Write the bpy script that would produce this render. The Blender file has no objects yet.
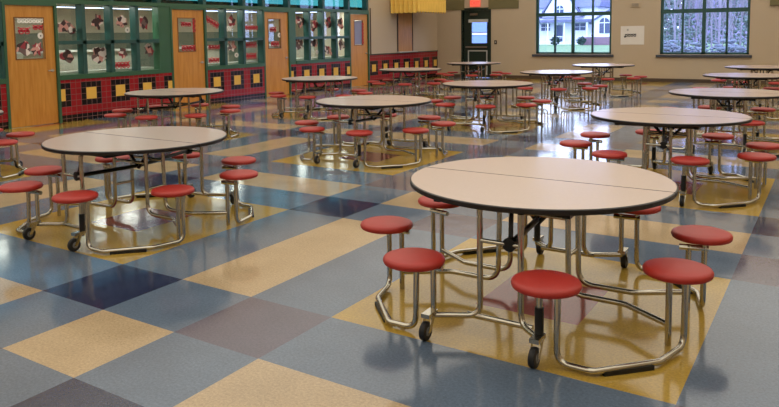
import bpy, bmesh, math, random
from mathutils import Vector, Matrix
random.seed(7)
S = bpy.context.scene
COL = S.collection
U = 0.61                      # floor module: two 12 inch vinyl tiles
XL, YB, XR, YF, ZC = -8.14, 20.1, 8.6, -8.5, 5.2
CAM = Vector((4.19643, -3.16000, 1.59951))

# ------------------------------------------------------------------ helpers
def lin(c):
    return tuple((v/255/12.92 if v/255 <= .04045 else ((v/255+.055)/1.055)**2.4) for v in c)

def mat(name, rgb, rough=.5, metal=0., spec=.5, var=0., vscale=8., bump=0., bscale=40., coat=0., emit=None, estr=0.):
    m = bpy.data.materials.new(name); m.use_nodes = True
    nt = m.node_tree; b = nt.nodes['Principled BSDF']
    c = lin(rgb)
    b.inputs['Base Color'].default_value = (*c, 1)
    b.inputs['Roughness'].default_value = rough
    b.inputs['Metallic'].default_value = metal
    b.inputs['Specular IOR Level'].default_value = spec
    b.inputs['Coat Weight'].default_value = coat
    b.inputs['Coat Roughness'].default_value = .1
    tc = nt.nodes.new('ShaderNodeTexCoord')
    n = nt.nodes.new('ShaderNodeTexNoise'); n.inputs['Scale'].default_value = vscale; n.inputs['Detail'].default_value = 5
    nt.links.new(tc.outputs['Object'], n.inputs['Vector'])
    if var > 0:
        r = nt.nodes.new('ShaderNodeMix'); r.data_type = 'RGBA'
        r.inputs['A'].default_value = (*[v*(1-var) for v in c], 1)
        r.inputs['B'].default_value = (*[min(1, v*(1+var)) for v in c], 1)
        nt.links.new(n.outputs['Fac'], r.inputs['Factor'])
        nt.links.new(r.outputs['Result'], b.inputs['Base Color'])
    if bump > 0:
        n2 = nt.nodes.new('ShaderNodeTexNoise'); n2.inputs['Scale'].default_value = bscale
        nt.links.new(tc.outputs['Object'], n2.inputs['Vector'])
        bp = nt.nodes.new('ShaderNodeBump'); bp.inputs['Strength'].default_value = bump; bp.inputs['Distance'].default_value = .01
        nt.links.new(n2.outputs['Fac'], bp.inputs['Height']); nt.links.new(bp.outputs['Normal'], b.inputs['Normal'])
    if emit:
        b.inputs['Emission Color'].default_value = (*lin(emit), 1); b.inputs['Emission Strength'].default_value = estr
    return m

def glass(name, tint=(1, 1, 1), refl=.08, rough=.02):
    m = bpy.data.materials.new(name); m.use_nodes = True
    nt = m.node_tree; nt.nodes.clear()
    out = nt.nodes.new('ShaderNodeOutputMaterial'); mx = nt.nodes.new('ShaderNodeMixShader')
    t = nt.nodes.new('ShaderNodeBsdfTransparent'); g = nt.nodes.new('ShaderNodeBsdfGlossy')
    t.inputs['Color'].default_value = (*tint, 1); g.inputs['Roughness'].default_value = rough
    mx.inputs[0].default_value = refl
    nt.links.new(t.outputs[0], mx.inputs[1]); nt.links.new(g.outputs[0], mx.inputs[2]); nt.links.new(mx.outputs[0], out.inputs[0])
    return m

def floor_mat(name, rgb, rough=.105):
    m = bpy.data.materials.new(name); m.use_nodes = True
    nt = m.node_tree; b = nt.nodes['Principled BSDF']; c = lin(rgb)
    tc = nt.nodes.new('ShaderNodeTexCoord')
    n = nt.nodes.new('ShaderNodeTexNoise'); n.inputs['Scale'].default_value = 70; n.inputs['Detail'].default_value = 6; n.inputs['Roughness'].default_value = .8
    n3 = nt.nodes.new('ShaderNodeTexNoise'); n3.inputs['Scale'].default_value = 3; n3.inputs['Detail'].default_value = 4
    for k in (n, n3): nt.links.new(tc.outputs['Object'], k.inputs['Vector'])
    cr = nt.nodes.new('ShaderNodeValToRGB')
    cr.color_ramp.elements[0].position = .35; cr.color_ramp.elements[0].color = (*[v*.72 for v in c], 1)
    cr.color_ramp.elements[1].position = .65; cr.color_ramp.elements[1].color = (*[min(1, v*1.22) for v in c], 1)
    nt.links.new(n.outputs['Fac'], cr.inputs['Fac'])
    mx = nt.nodes.new('ShaderNodeMix'); mx.data_type = 'RGBA'; mx.blend_type = 'MULTIPLY'; mx.inputs['Factor'].default_value = .35
    nt.links.new(cr.outputs['Color'], mx.inputs['A']); nt.links.new(n3.outputs['Fac'], mx.inputs['B'])
    nt.links.new(mx.outputs['Result'], b.inputs['Base Color'])
    mr = nt.nodes.new('ShaderNodeMapRange'); mr.inputs['To Min'].default_value = rough-.04; mr.inputs['To Max'].default_value = rough+.07
    nt.links.new(n3.outputs['Fac'], mr.inputs['Value']); nt.links.new(mr.outputs['Result'], b.inputs['Roughness'])
    b.inputs['Specular IOR Level'].default_value = .45
    n2 = nt.nodes.new('ShaderNodeTexNoise'); n2.inputs['Scale'].default_value = 5
    nt.links.new(tc.outputs['Object'], n2.inputs['Vector'])
    bp = nt.nodes.new('ShaderNodeBump'); bp.inputs['Strength'].default_value = .12; bp.inputs['Distance'].default_value = .01
    nt.links.new(n2.outputs['Fac'], bp.inputs['Height']); nt.links.new(bp.outputs['Normal'], b.inputs['Normal'])
    return m

def obj(name, bm, mats, parent=None, smooth=False):
    bmesh.ops.recalc_face_normals(bm, faces=bm.faces)
    me = bpy.data.meshes.new(name); bm.to_mesh(me); bm.free()
    if not isinstance(mats, (list, tuple)): mats = [mats]
    for m in mats: me.materials.append(m)
    if smooth:
        for p in me.polygons: p.use_smooth = True
        me.set_sharp_from_angle(angle=math.radians(40))
    o = bpy.data.objects.new(name, me); COL.objects.link(o)
    if parent: o.parent = parent
    return o

def tag(o, label, cat, group=None, kind=None):
    o['label'] = label; o['category'] = cat
    if group: o['group'] = group
    if kind: o['kind'] = kind
    return o

def empty(name, loc=(0, 0, 0), rz=0):
    o = bpy.data.objects.new(name, None); COL.objects.link(o)
    o.location = loc; o.rotation_euler = (0, 0, rz); o.empty_display_size = .1
    return o

def struct(o, label=None):
    o['kind'] = 'structure'
    if label: o['label'] = label
    return o

def box(bm, x0, x1, y0, y1, z0, z1, mi=0, bev=0.):
    vs = [bm.verts.new((x, y, z)) for x in (x0, x1) for y in (y0, y1) for z in (z0, z1)]
    F = [(0, 1, 3, 2), (4, 6, 7, 5), (0, 4, 5, 1), (2, 3, 7, 6), (0, 2, 6, 4), (1, 5, 7, 3)]
    fs = [bm.faces.new([vs[i] for i in f]) for f in F]
    for f in fs: f.material_index = mi
    if bev > 0:
        es = {e for f in fs for e in f.edges}
        r = bmesh.ops.bevel(bm, geom=list(es), offset=bev, segments=2, affect='EDGES', profile=.5)
        for f in r['faces']: f.material_index = mi
    return vs

def nb(): return bmesh.new()

def boxes(name, lst, m, parent=None, bev=0.):
    bm = nb()
    for b in lst: box(bm, *b, bev=bev)
    return obj(name, bm, m, parent)

def fillet(pts, r):
    pts = [Vector(p) for p in pts]; out = [pts[0]]
    for i in range(1, len(pts)-1):
        a, b, c = pts[i-1], pts[i], pts[i+1]
        d1, d2 = (a-b), (c-b); l1, l2 = d1.length, d2.length
        ang = d1.angle(d2)
        if ang > math.radians(174): out.append(b); continue
        t = min(r/math.tan(ang/2), l1*.48, l2*.48)
        p1, p2 = b+d1.normalized()*t, b+d2.normalized()*t
        n = 6
        for k in range(n+1):
            u = k/n
            out.append(p1*(1-u)**2+b*2*u*(1-u)+p2*u*u)
    out.append(pts[-1]); return out

def tube(bm, pts, r, bend=.06, seg=10, mi=0, caps=True):
    P = fillet(pts, bend) if bend > 0 else [Vector(p) for p in pts]
    rings = []; up = None
    for i, p in enumerate(P):
        if i == 0: t = (P[1]-P[0]).normalized()
        elif i == len(P)-1: t = (P[-1]-P[-2]).normalized()
        else: t = ((P[i+1]-P[i]).normalized()+(P[i]-P[i-1]).normalized()).normalized()
        if up is None:
            up = t.orthogonal().normalized()
        else:
            up = (up-t*up.dot(t)).normalized()
        sd = t.cross(up)
        rings.append([bm.verts.new(p+(up*math.cos(a)+sd*math.sin(a))*r) for a in [2*math.pi*k/seg for k in range(seg)]])
    for a, b in zip(rings, rings[1:]):
        for k in range(seg):
            f = bm.faces.new((a[k], a[(k+1) % seg], b[(k+1) % seg], b[k])); f.material_index = mi
    if caps:
        for q in (rings[0], rings[-1]):
            f = bm.faces.new(q); f.material_index = mi

def lathe(bm, prof, c, axis='z', seg=32, mi=0):
    c = Vector(c); rings = []
    for r, h in prof:
        ring = []
        for k in range(seg):
            a = 2*math.pi*k/seg
            if axis == 'z': v = Vector((r*math.cos(a), r*math.sin(a), h))
            elif axis == 'x': v = Vector((h, r*math.cos(a), r*math.sin(a)))
            else: v = Vector((r*math.cos(a), h, r*math.sin(a)))
            ring.append(bm.verts.new(c+v))
        rings.append(ring)
    for a, b in zip(rings, rings[1:]):
        for k in range(seg):
            f = bm.faces.new((a[k], a[(k+1) % seg], b[(k+1) % seg], b[k])); f.material_index = mi
    for q in (rings[0], rings[-1]):
        f = bm.faces.new(q); f.material_index = mi

def copy_tree(o, parent=None):
    c = o.copy(); COL.objects.link(c); c.parent = parent
    for ch in list(o.children): copy_tree(ch, c)
    return c

# ------------------------------------------------------------------ materials
M = {}
M['f_yellow'] = floor_mat('floor yellow vinyl', (192, 158, 68))
M['f_tan'] = floor_mat('floor tan vinyl', (190, 167, 132))
M['f_blue'] = floor_mat('floor slate blue vinyl', (102, 118, 138))
M['f_navy'] = floor_mat('floor navy vinyl', (46, 54, 82))
M['f_purple'] = floor_mat('floor grey purple vinyl', (98, 92, 108))
M['f_red'] = floor_mat('floor brick red vinyl', (150, 58, 48))
M['cream'] = mat('cream wall paint', (190, 171, 145), .65, var=.04, vscale=1.5)
M['ceiling'] = mat('white ceiling tile', (225, 222, 214), .8, var=.05, vscale=30)
M['green'] = mat('green painted steel', (52, 92, 66), .35, var=.1, vscale=3)
M['teal'] = mat('dark green window frame', (38, 78, 74), .35, var=.1, vscale=3)
M['darkgreen'] = mat('very dark green paint', (24, 42, 34), .4)
M['olive'] = mat('olive green panel', (112, 104, 68), .6, var=.06)
M['white'] = mat('white paper', (228, 222, 214), .7, var=.03)
M['black'] = mat('black rubber', (20, 20, 22), .55)
M['blackmetal'] = mat('black enamelled steel', (18, 18, 20), .35, metal=.3)
M['chrome'] = mat('worn chrome tube', (190, 186, 172), .2, metal=1., var=.12, vscale=14)
M['grey'] = mat('grey plastic', (120, 120, 118), .5)
M['seat'] = mat('red moulded plastic seat', (164, 40, 30), .5, var=.08, vscale=12)
M['laminate'] = mat('pale speckled laminate', (186, 166, 154), .24, var=.06, vscale=60, spec=.6)
M['edge'] = mat('black vinyl table edge', (22, 18, 20), .4)
M['brown'] = mat('brown rubber base', (74, 58, 44), .6)
M['sill'] = mat('dark slate sill', (60, 62, 70), .4)
M['yellowcloth'] = mat('golden yellow cloth', (244, 204, 100), .8, var=.1, vscale=6)
M['ledge'] = mat('pale grey counter laminate', (190, 190, 184), .4)
M['skin'] = mat('pink printed paper', (214, 150, 140), .7, var=.3, vscale=30)
M['hair'] = mat('dark brown printed paper', (62, 36, 32), .7, var=.3, vscale=30)
M['redpaper'] = mat('red paper', (190, 36, 52), .6, var=.15, vscale=20)
M['steel'] = mat('satin steel', (170, 165, 155), .3, metal=1.)
M['grass'] = mat('lawn', (96, 128, 78), .9, var=.3, vscale=.6)
M['siding'] = mat('white clapboard siding', (226, 232, 238), .6, var=.04)
M['shingle'] = mat('grey roof shingles', (104, 110, 138), .8, var=.15, vscale=3)
M['houseglass'] = mat('dark house window', (62, 78, 104), .2)
M['brick'] = mat('weathered brick', (128, 104, 116), .8, var=.25, vscale=4)
M['bark'] = mat('grey bark', (132, 126, 140), .9, var=.3, vscale=2)
M['leaf'] = mat('dull evergreen foliage', (100, 118, 116), .9, var=.35, vscale=2)
M['shrubleaf'] = mat('dark shrub foliage', (44, 66, 58), .9, var=.3, vscale=3)
M['glass'] = glass('clear window glass', (.93, .96, 1.0), .06)
M['glassin'] = glass('interior pane glass', (.9, .95, .92), .07)
M['glasstint'] = glass('turquoise tinted glass', (.14, .33, .29), .07)
M['exit'] = mat('exit sign red letters', (225, 40, 40), .5, emit=(255, 60, 50), estr=1.6)

# honey-coloured wood veneer
def wood(name, a, b):
    m = bpy.data.materials.new(name); m.use_nodes = True; nt = m.node_tree; p = nt.nodes['Principled BSDF']
    tc = nt.nodes.new('ShaderNodeTexCoord'); mp = nt.nodes.new('ShaderNodeMapping'); mp.inputs['Scale'].default_value = (9, 9, .8)
    n = nt.nodes.new('ShaderNodeTexNoise'); n.inputs['Scale'].default_value = 2.2; n.inputs['Detail'].default_value = 6; n.inputs['Distortion'].default_value = .6
    cr = nt.nodes.new('ShaderNodeValToRGB'); cr.color_ramp.elements[0].position = .3; cr.color_ramp.elements[1].position = .7
    cr.color_ramp.elements[0].color = (*lin(a), 1); cr.color_ramp.elements[1].color = (*lin(b), 1)
    nt.links.new(tc.outputs['Object'], mp.inputs['Vector']); nt.links.new(mp.outputs['Vector'], n.inputs['Vector'])
    nt.links.new(n.outputs['Fac'], cr.inputs['Fac']); nt.links.new(cr.outputs['Color'], p.inputs['Base Color'])
    p.inputs['Roughness'].default_value = .35
    return m
M['wood'] = wood('honey maple veneer', (186, 122, 44), (206, 146, 66))
M['beadwood'] = mat('dark stained wood bead', (128, 82, 36), .4)
M['woodpanel'] = wood('tan panel veneer', (172, 122, 62), (194, 142, 78))

# glazed wall tile: red field, framed yellow squares, black base row
def tile_mat():
    m = bpy.data.materials.new('red glazed wall tile with framed yellow squares'); m.use_nodes = True
    nt = m.node_tree; p = nt.nodes['Principled BSDF']; L = nt.links
    def mth(op, a, b=None, c=None):
        n = nt.nodes.new('ShaderNodeMath'); n.operation = op
        for i, v in enumerate((a, b, c)):
            if v is None: continue
            if isinstance(v, (int, float)): n.inputs[i].default_value = v
            else: L.new(v, n.inputs[i])
        return n.outputs[0]
    tc = nt.nodes.new('ShaderNodeTexCoord'); sp = nt.nodes.new('ShaderNodeSeparateXYZ'); L.new(tc.outputs['Object'], sp.inputs[0])
    T = .1138
    ty = mth('DIVIDE', mth('SUBTRACT', sp.outputs['Y'], 15.83-20*6*T), T)
    tz = mth('DIVIDE', mth('SUBTRACT', sp.outputs['Z'], .52), T)
    per = mth('SUBTRACT', mth('MODULO', mth('ADD', ty, 3.), 6.), 3.)       # -3..3 around each square
    fy = mth('ABSOLUTE', per); fz = mth('ABSOLUTE', tz)
    inner = mth('MULTIPLY', mth('LESS_THAN', fy, 1.), mth('LESS_THAN', fz, 1.))
    outer = mth('MULTIPLY', mth('LESS_THAN', fy, 2.), mth('LESS_THAN', fz, 2.))
    base = mth('LESS_THAN', tz, -3.4)
    blk = mth('MAXIMUM', outer, base)
    def grout(v, w):
        f = mth('FRACT', mth('ADD', v, 400.)); return mth('MAXIMUM', mth('LESS_THAN', f, w), mth('GREATER_THAN', f, 1-w))
    g = mth('MAXIMUM', grout(ty, .035), grout(tz, .035))
    g = mth('MULTIPLY', g, mth('SUBTRACT', 1., inner))
    def mix(f, a, b):
        n = nt.nodes.new('ShaderNodeMix'); n.data_type = 'RGBA'; L.new(f, n.inputs['Factor'])
        for k, v in (('A', a), ('B', b)):
            if isinstance(v, tuple): n.inputs[k].default_value = (*lin(v), 1)
            else: L.new(v, n.inputs[k])
        return n.outputs['Result']
    ns = nt.nodes.new('ShaderNodeTexNoise'); ns.inputs['Scale'].default_value = 4; L.new(tc.outputs['Object'], ns.inputs['Vector'])
    red = mix(ns.outputs['Fac'], (128, 20, 28), (168, 34, 40))
    c = mix(blk, red, (20, 14, 18)); c = mix(inner, c, (232, 184, 84)); c = mix(g, c, (128, 88, 84))
    L.new(c, p.inputs['Base Color']); p.inputs['Roughness'].default_value = .22
    return m
M['tile'] = tile_mat()

# ------------------------------------------------------------------ floor
def floor_key(i, j):
    a = i % 6; b = j % 6
    def band(k, blue, tan):
        return 'B' if k in blue else ('T' if k in tan else 'Y')
    bu = band(a, (0, 2), (1,)); bv = band(b, (3, 5), (4,))
    if bu == 'Y' and bv == 'Y': return 'f_red' if (a == 4 and b == 1) else 'f_yellow'
    if bu == 'B' and bv == 'B':
        iu = (i//6)*2+(0 if a == 0 else 1); k = ((j+3)//6)*2+(0 if b == 3 else 1)
        A = (0, 1, 1, 0)[iu % 4]; B = (0, 1, 1, 0)[k % 4]
        return 'f_navy' if (A ^ B) == 1 else 'f_purple'
    if bu == 'B' or bv == 'B': return 'f_blue'
    return 'f_tan'
fk = ['f_yellow', 'f_tan', 'f_blue', 'f_navy', 'f_purple', 'f_red']
bm = nb()
i0, i1 = math.floor(XL/U), math.ceil(XR/U); j0, j1 = math.floor(YF/U), math.ceil(YB/U)
xs = [min(max(i*U, XL-.2), XR+.2) for i in range(i0, i1+1)]; xs[0] = XL-.2; xs[-1] = XR+.2
ys = [min(max(j*U, YF-.2), YB+.2) for j in range(j0, j1+1)]; ys[0] = YF-.2; ys[-1] = YB+.2
gv = [[bm.verts.new((x, y, 0)) for y in ys] for x in xs]
for i in range(len(xs)-1):
    for j in range(len(ys)-1):
        f = bm.faces.new((gv[i][j], gv[i+1][j], gv[i+1][j+1], gv[i][j+1])); f.material_index = fk.index(floor_key(i0+i, j0+j))
bx0, bx1, by0, by1 = XL-.2, XR+.2, YF-.2, YB+.2
lo = [bm.verts.new(p) for p in ((bx0, by0, -.1), (bx1, by0, -.1), (bx1, by1, -.1), (bx0, by1, -.1))]
bm.faces.new(lo)
o = obj('floor', bm, [M[k] for k in fk]); struct(o)
boxes_c = boxes('ceiling', [(XL-.2, XR+.2, YF-.2, YB+.2, ZC, ZC+.1)], M['ceiling']); struct(boxes_c)

# ------------------------------------------------------------------ left wall
TH = .2
WX0, WX1 = XL-TH, XL
doors = [(3.92, 4.87), (7.69, 8.65), (10.72, 11.68), (14.56, 15.52)]
FR = .05
BS = .81        # top of tile under the window banks
solid = []
# tile wainscot between the doors
wains = [(YF, 3.87, BS), (4.92, 7.64, BS), (8.70, 10.67, BS), (11.73, 14.51, BS), (15.57, YB, .93)]
tw = nb()
for a, b, h in wains: box(tw, WX0, WX1, a, b, 0, h)
struct(obj('wall_left', tw, M['tile']), 'red tiled wainscot with framed yellow squares')
# steel beam over doors and panes, columns
g = nb()
box(g, WX0, WX1+.01, YF, 15.57, 2.25, 2.33)
for a, b in ((7.32, 7.64), (11.73, 11.97)): box(g, WX0, WX1, a, b, BS, 2.25)
box(g, WX0, WX1, YF, 15.57, 3.3, 3.36)
struct(obj('trim_1', g, M['green']), 'green steel beam and columns')
struct(boxes('wall_left_upper', [(WX0, WX1, YF, 15.57, 3.36, ZC), (WX0, WX1, 15.57, YB, .93, ZC), (WX0, WX1, YF, .2, BS, 2.25)], M['cream']))

def add_frame_box(bm, y0, y1, z0, z1): box(bm, WX0, WX1, y0, y1, z0, z1)
# banks: list of opening starts, end
banks = [([.28, .92, 1.56, 2.20, 2.84], 3.43+.39, 3.87, .28-.08), ([4.92, 5.53, 6.17, 6.80], 7.32, 7.32, 4.92),
         ([8.72, 9.37, 10.01], 10.65, 10.67, 8.70), ([11.97, 12.62, 13.26, 13.90], 14.49, 14.51, 11.97)]
GD = .17   # glass sits this far behind the wall face
for n, (st, en, yend, ybeg) in enumerate(banks):
    w = empty('window_%d' % (n+1), (0, 0, 0)); struct(w)
    fr = nb()
    edges = st+[en+.0]
    for k in range(1, len(st)): box(fr, WX0+.01, WX1, st[k]-.08, st[k], .90, 2.25)
    box(fr, WX0+.01, WX1, ybeg, yend, 1.48, 1.55)
    if yend > en: box(fr, WX0+.01, WX1, en, yend, .90, 2.25)
    if st[0] > ybeg: box(fr, WX0+.01, WX1, ybeg, st[0], .90, 2.25)
    obj('window_frame', fr, M['teal' if n else 'teal'], w)
    boxes('window_sill', [(WX0, WX1+.02, ybeg, yend, BS, .90)], M['green'], w)
    boxes('inner_sill', [(XL-.5, WX0-.001, ybeg, yend, .9, .95)], M['ledge'], w)
    for k, a in enumerate(st):
        b = (st[k+1]-.08) if k+1 < len(st) else en
        for z0, z1 in ((.90, 1.48), (1.55, 2.25)):
            boxes('pane', [(XL-GD-.005, XL-GD, a, b, z0, z1)], M['glassin'], w)
# clerestory above the beam
w = empty('window_5'); struct(w)
fr = nb()
cm_ = [YF, -6.2, -4.3, -2.4, -.5, 1.4, 3.3, 4.9, 6.15, 7.35, 8.68, 10.0, 10.72, 11.72, 13.25, 14.5, 15.5]
for c in cm_: box(fr, WX0+.03, WX1, c-.05, c+.05, 2.33, 3.3)
obj('window_frame', fr, M['teal'], w)
for a, b in zip(cm_, cm_[1:]):
    boxes('pane', [(XL-GD-.005, XL-GD, a+.05, b-.05, 2.33, 3.3)], M['glasstint'], w)

# doors
dwin = [(4.10, 4.66, 1.23, 1.98), (7.88, 8.38, 1.26, 2.01), (10.89, 11.38, 1.26, 2.02), (14.80, 15.26, 1.26, 2.02)]
for n, (a, b) in enumerate(doors):
    d = empty('door_%d' % (n+1)); struct(d)
    x1 = XL-.03; x0 = x1-.045
    wa, wb, wz0, wz1 = dwin[n]
    bm = nb()
    box(bm, x0, x1, a+.004, wa, .01, 2.2); box(bm, x0, x1, wb, b-.004, .01, 2.2)
    box(bm, x0, x1, wa, wb, .01, wz0); box(bm, x0, x1, wa, wb, wz1, 2.2)
    obj('door_leaf', bm, M['wood'], d)
    bm = nb()
    for q in ((wa-.012, wa+.008, wz0, wz1), (wb-.008, wb+.012, wz0, wz1)): box(bm, x0, x1+.008, *q)
    box(bm, x0, x1+.008, wa-.012, wb+.012, wz0-.012, wz0+.008); box(bm, x0, x1+.008, wa-.012, wb+.012, wz1-.008, wz1+.012)
    obj('window_bead', bm, M['beadwood'], d)
    boxes('vision_pane', [(x0+.02, x0+.025, wa, wb, wz0, wz1)], M['glassin'], d)
    bm = nb()
    box(bm, WX0, WX1+.012, a-.05, a, 0, 2.25); box(bm, WX0, WX1+.012, b, b+.05, 0, 2.25); box(bm, WX0, WX1+.012, a, b, 2.205, 2.25)
    obj('door_frame', bm, M['green'], d)
    bm = nb()
    lathe(bm, [(.028, 0), (.028, .012), (.01, .014), (.01, .05)], (x1, b-.08, 1.0), 'x', 14)
    tube(bm, [(x1+.05, b-.07, 1.0), (x1+.05, b-.19, 1.0)], .010, 0, 8)
    obj('handle', bm, M['steel'], d, True)
    for z in (.25, 1.1, 1.95):
        boxes('hinge', [(x1-.002, x1+.012, a-.008, a+.012, z-.05, z+.05)], M['darkgreen'], d)

# plain right-hand part: timber shutter panel with rails
boxes_p = empty('serving_hatch_panel', (0, 0, 0))
tag(boxes_p, 'tall tan wooden panel framed in dark strips between cream wall areas, under the yellow valance', 'panel')
boxes('panel_board', [(XL, XL+.02, 17.30, 18.22, .996, 2.71)], M['woodpanel'], boxes_p)
boxes('edge_strip', [(XL, XL+.03, 17.25, 17.30, .996, 2.71)], M['brown'], boxes_p)
boxes('edge_strip', [(XL, XL+.03, 18.22, 18.27, .996, 2.71)], M['brown'], boxes_p)
struct(boxes('trim_2', [(XL, XL+.025, 15.57, YB, .93, .965)], M['brown']))
o = boxes('ledge', [(XL, XL+.14, 17.2, 18.4, .965, .995)], M['ledge'], bev=.004)
tag(o, 'small pale grey ledge at the foot of the tan wooden panel', 'ledge')
o = boxes('door_jamb_strip', [(XL, XL+.02, 15.62, 15.66, .965, 2.4)], M['brown'])
o.name = 'trim_3'; struct(o)

# pleated valance, two sides
vd = 1.05
def pleat(bm, p0, p1, nrm, z0, z1, n, amp):
    p0, p1, nrm = Vector(p0), Vector(p1), Vector(nrm); N = n*8
    fr_, bk = [], []
    for k in range(N+1):
        u = k/N; w = math.sin(2*math.pi*n*u); p = p0.lerp(p1, u)
        q = p+nrm*(amp*w)
        zb = z0+.022*math.cos(2*math.pi*n*u)
        fr_.append((bm.verts.new((q.x, q.y, zb)), bm.verts.new((q.x, q.y, z0+.12)), bm.verts.new((q.x, q.y, z1))))
        q = q-nrm*.006
        bk.append((bm.verts.new((q.x, q.y, zb)), bm.verts.new((q.x, q.y, z0+.12)), bm.verts.new((q.x, q.y, z1))))
    for L_ in (fr_, bk):
        for a, b in zip(L_, L_[1:]):
            for r in (0, 1): bm.faces.new((a[r], b[r], b[r+1], a[r+1]))
    for a, b, c, d in zip(fr_, fr_[1:], bk, bk[1:]):
        bm.faces.new((a[0], b[0], d[0], c[0])); bm.faces.new((a[2], b[2], d[2], c[2]))
    for a, c in ((fr_[0], bk[0]), (fr_[-1], bk[-1])):
        for r in (0, 1): bm.faces.new((a[r], a[r+1], c[r+1], c[r]))
v = empty('valance', (XL, 16.84, 2.27)); v_off = Vector(v.location)
def vpleat(name, *a):
    bm = nb(); pleat(bm, *a); bmesh.ops.translate(bm, verts=bm.verts, vec=-v_off); return obj(name, bm, M['yellowcloth'], v, True)
vpleat('end_cloth', (XL+.02, 16.84, 0), (XL+vd, 16.78, 0), (0, -1, 0), 2.27, 2.95, 6, .055)
vpleat('front_cloth', (XL+vd, 16.80, 0), (XL+vd, 18.75, 0), (1, 0, 0), 2.27, 2.95, 11, .05)
bm = nb(); box(bm, XL, XL+vd-.04, 16.88, 18.75, 2.72, 2.9); bmesh.ops.translate(bm, verts=bm.verts, vec=-v_off)
obj('valance_board', bm, M['woodpanel'], v)
tag(v, 'pleated golden yellow cloth valance projecting from the wall near the corner', 'valance')

# ------------------------------------------------------------------ back wall
wins = [(-4.42, -1.92), (-.46, 1.98)]
WZ0, WZ1 = .85, 3.2
bd = (-7.11, -6.09)
BT = .25
bw = nb()
def bseg(x0, x1, z0, z1): box(bw, x0, x1, YB, YB+BT, z0, z1)
bseg(XL-TH, bd[0], 0, ZC); bseg(bd[0], bd[1], 2.40, ZC); bseg(bd[1], wins[0][0], 0, ZC)
bseg(wins[0][0], wins[0][1], 0, WZ0); bseg(wins[0][0], wins[0][1], WZ1, ZC); bseg(wins[0][1], wins[1][0], 0, ZC)
bseg(wins[1][0], wins[1][1], 0, WZ0); bseg(wins[1][0], wins[1][1], WZ1, ZC); bseg(wins[1][1], XR+.2, 0, ZC)
struct(obj('wall_back', bw, M['cream']))
struct(boxes('baseboard_back', [(XL+.001, bd[0]-.06, YB-.015, YB, 0, .11), (bd[1]+.06, XR, YB-.015, YB, 0, .11)], M['brown']))
for n, (a, b) in enumerate(wins):
    w = empty('window_%d' % (n+6)); struct(w)
    bm = nb(); y0, y1 = YB+.06, YB+.13
    wdt = b-a
    for x0, x1 in ((a, a+.09), (b-.07, b), (a+wdt/2-.05, a+wdt/2+.05), (a+wdt*.26-.03, a+wdt*.26+.03), (a+wdt*.755-.03, a+wdt*.755+.03)):
        box(bm, x0, x1, y0, y1, WZ0, WZ1)
    box(bm, a, b, y0, y1, WZ0, WZ0+.06); box(bm, a, b, y0, y1, WZ1-.06, WZ1)
    box(bm, a, b, y0-.01, y1, 2.09, 2.21)
    obj('window_frame', bm, M['teal'], w)
    boxes('window_sill', [(a-.10, b+.08, YB-.07, YB+.06, WZ0-.09, WZ0-.01)], M['sill'], w, bev=.006)
    for k, (p, q) in enumerate(((a+.09, a+wdt*.26-.03), (a+wdt*.26+.03, a+wdt/2-.05), (a+wdt/2+.05, a+wdt*.755-.03), (a+wdt*.755+.03, b-.07))):
        for z0, z1 in ((WZ0+.06, 2.09), (2.21, WZ1-.06)):
            boxes('pane', [(p, q, YB+.09, YB+.095, z0, z1)], M['glass'], w)
    for x in (a+wdt*.26, a+wdt*.755):
        bm = nb(); lathe(bm, [(.03, 0), (.03, .02), (.02, .035)], (x, y0-.035, 1.45), 'y', 12)
        obj('latch', bm, M['blackmetal'], w, True)

d = empty('door_5'); struct(d)
a, b = bd
bm = nb(); box(bm, a-.06, a, YB-.02, YB+BT, 0, 2.46); box(bm, b, b+.06, YB-.02, YB+BT, 0, 2.46); box(bm, a, b, YB-.02, YB+BT, 2.36, 2.46)
obj('door_frame', bm, M['darkgreen'], d)
wx0, wx1, wz0, wz1 = a+.31, b-.12, 1.22, 1.97
bm = nb(); yy0, yy1 = YB+.05, YB+.1
box(bm, a, wx0, yy0, yy1, .01, 2.36); box(bm, wx1, b, yy0, yy1, .01, 2.36); box(bm, wx0, wx1, yy0, yy1, .01, wz0); box(bm, wx0, wx1, yy0, yy1, wz1, 2.36)
obj('door_leaf', bm, M['darkgreen'], d)
boxes('vision_pane', [(wx0, wx1, yy0+.02, yy0+.025, wz0, wz1)], M['glass'], d)
boxes('glazing_bar', [(wx0, wx1, yy0, yy0+.02, 1.58, 1.61)], M['ledge'], d)
boxes('blind_header', [(wx0-.10, wx1+.05, yy0-.05, yy0, wz1-.02, wz1+.09)], M['ledge'], d)
boxes('door_closer', [(a+.28, a+.55, yy0-.06, yy0, 2.2, 2.27)], M['steel'], d)
bm = nb()
for q in ((a+.17, b-.1, .93, .97), (a+.17, a+.21, .1, .93), (b-.14, b-.1, .1, .93)): box(bm, q[0], q[1], yy0-.012, yy0, q[2], q[3])
obj('lower_panel_beading', bm, M['ledge'], d)
boxes('push_bar', [(a+.1, b-.1, yy0-.06, yy0-.03, 1.06, 1.11)], M['steel'], d)

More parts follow.
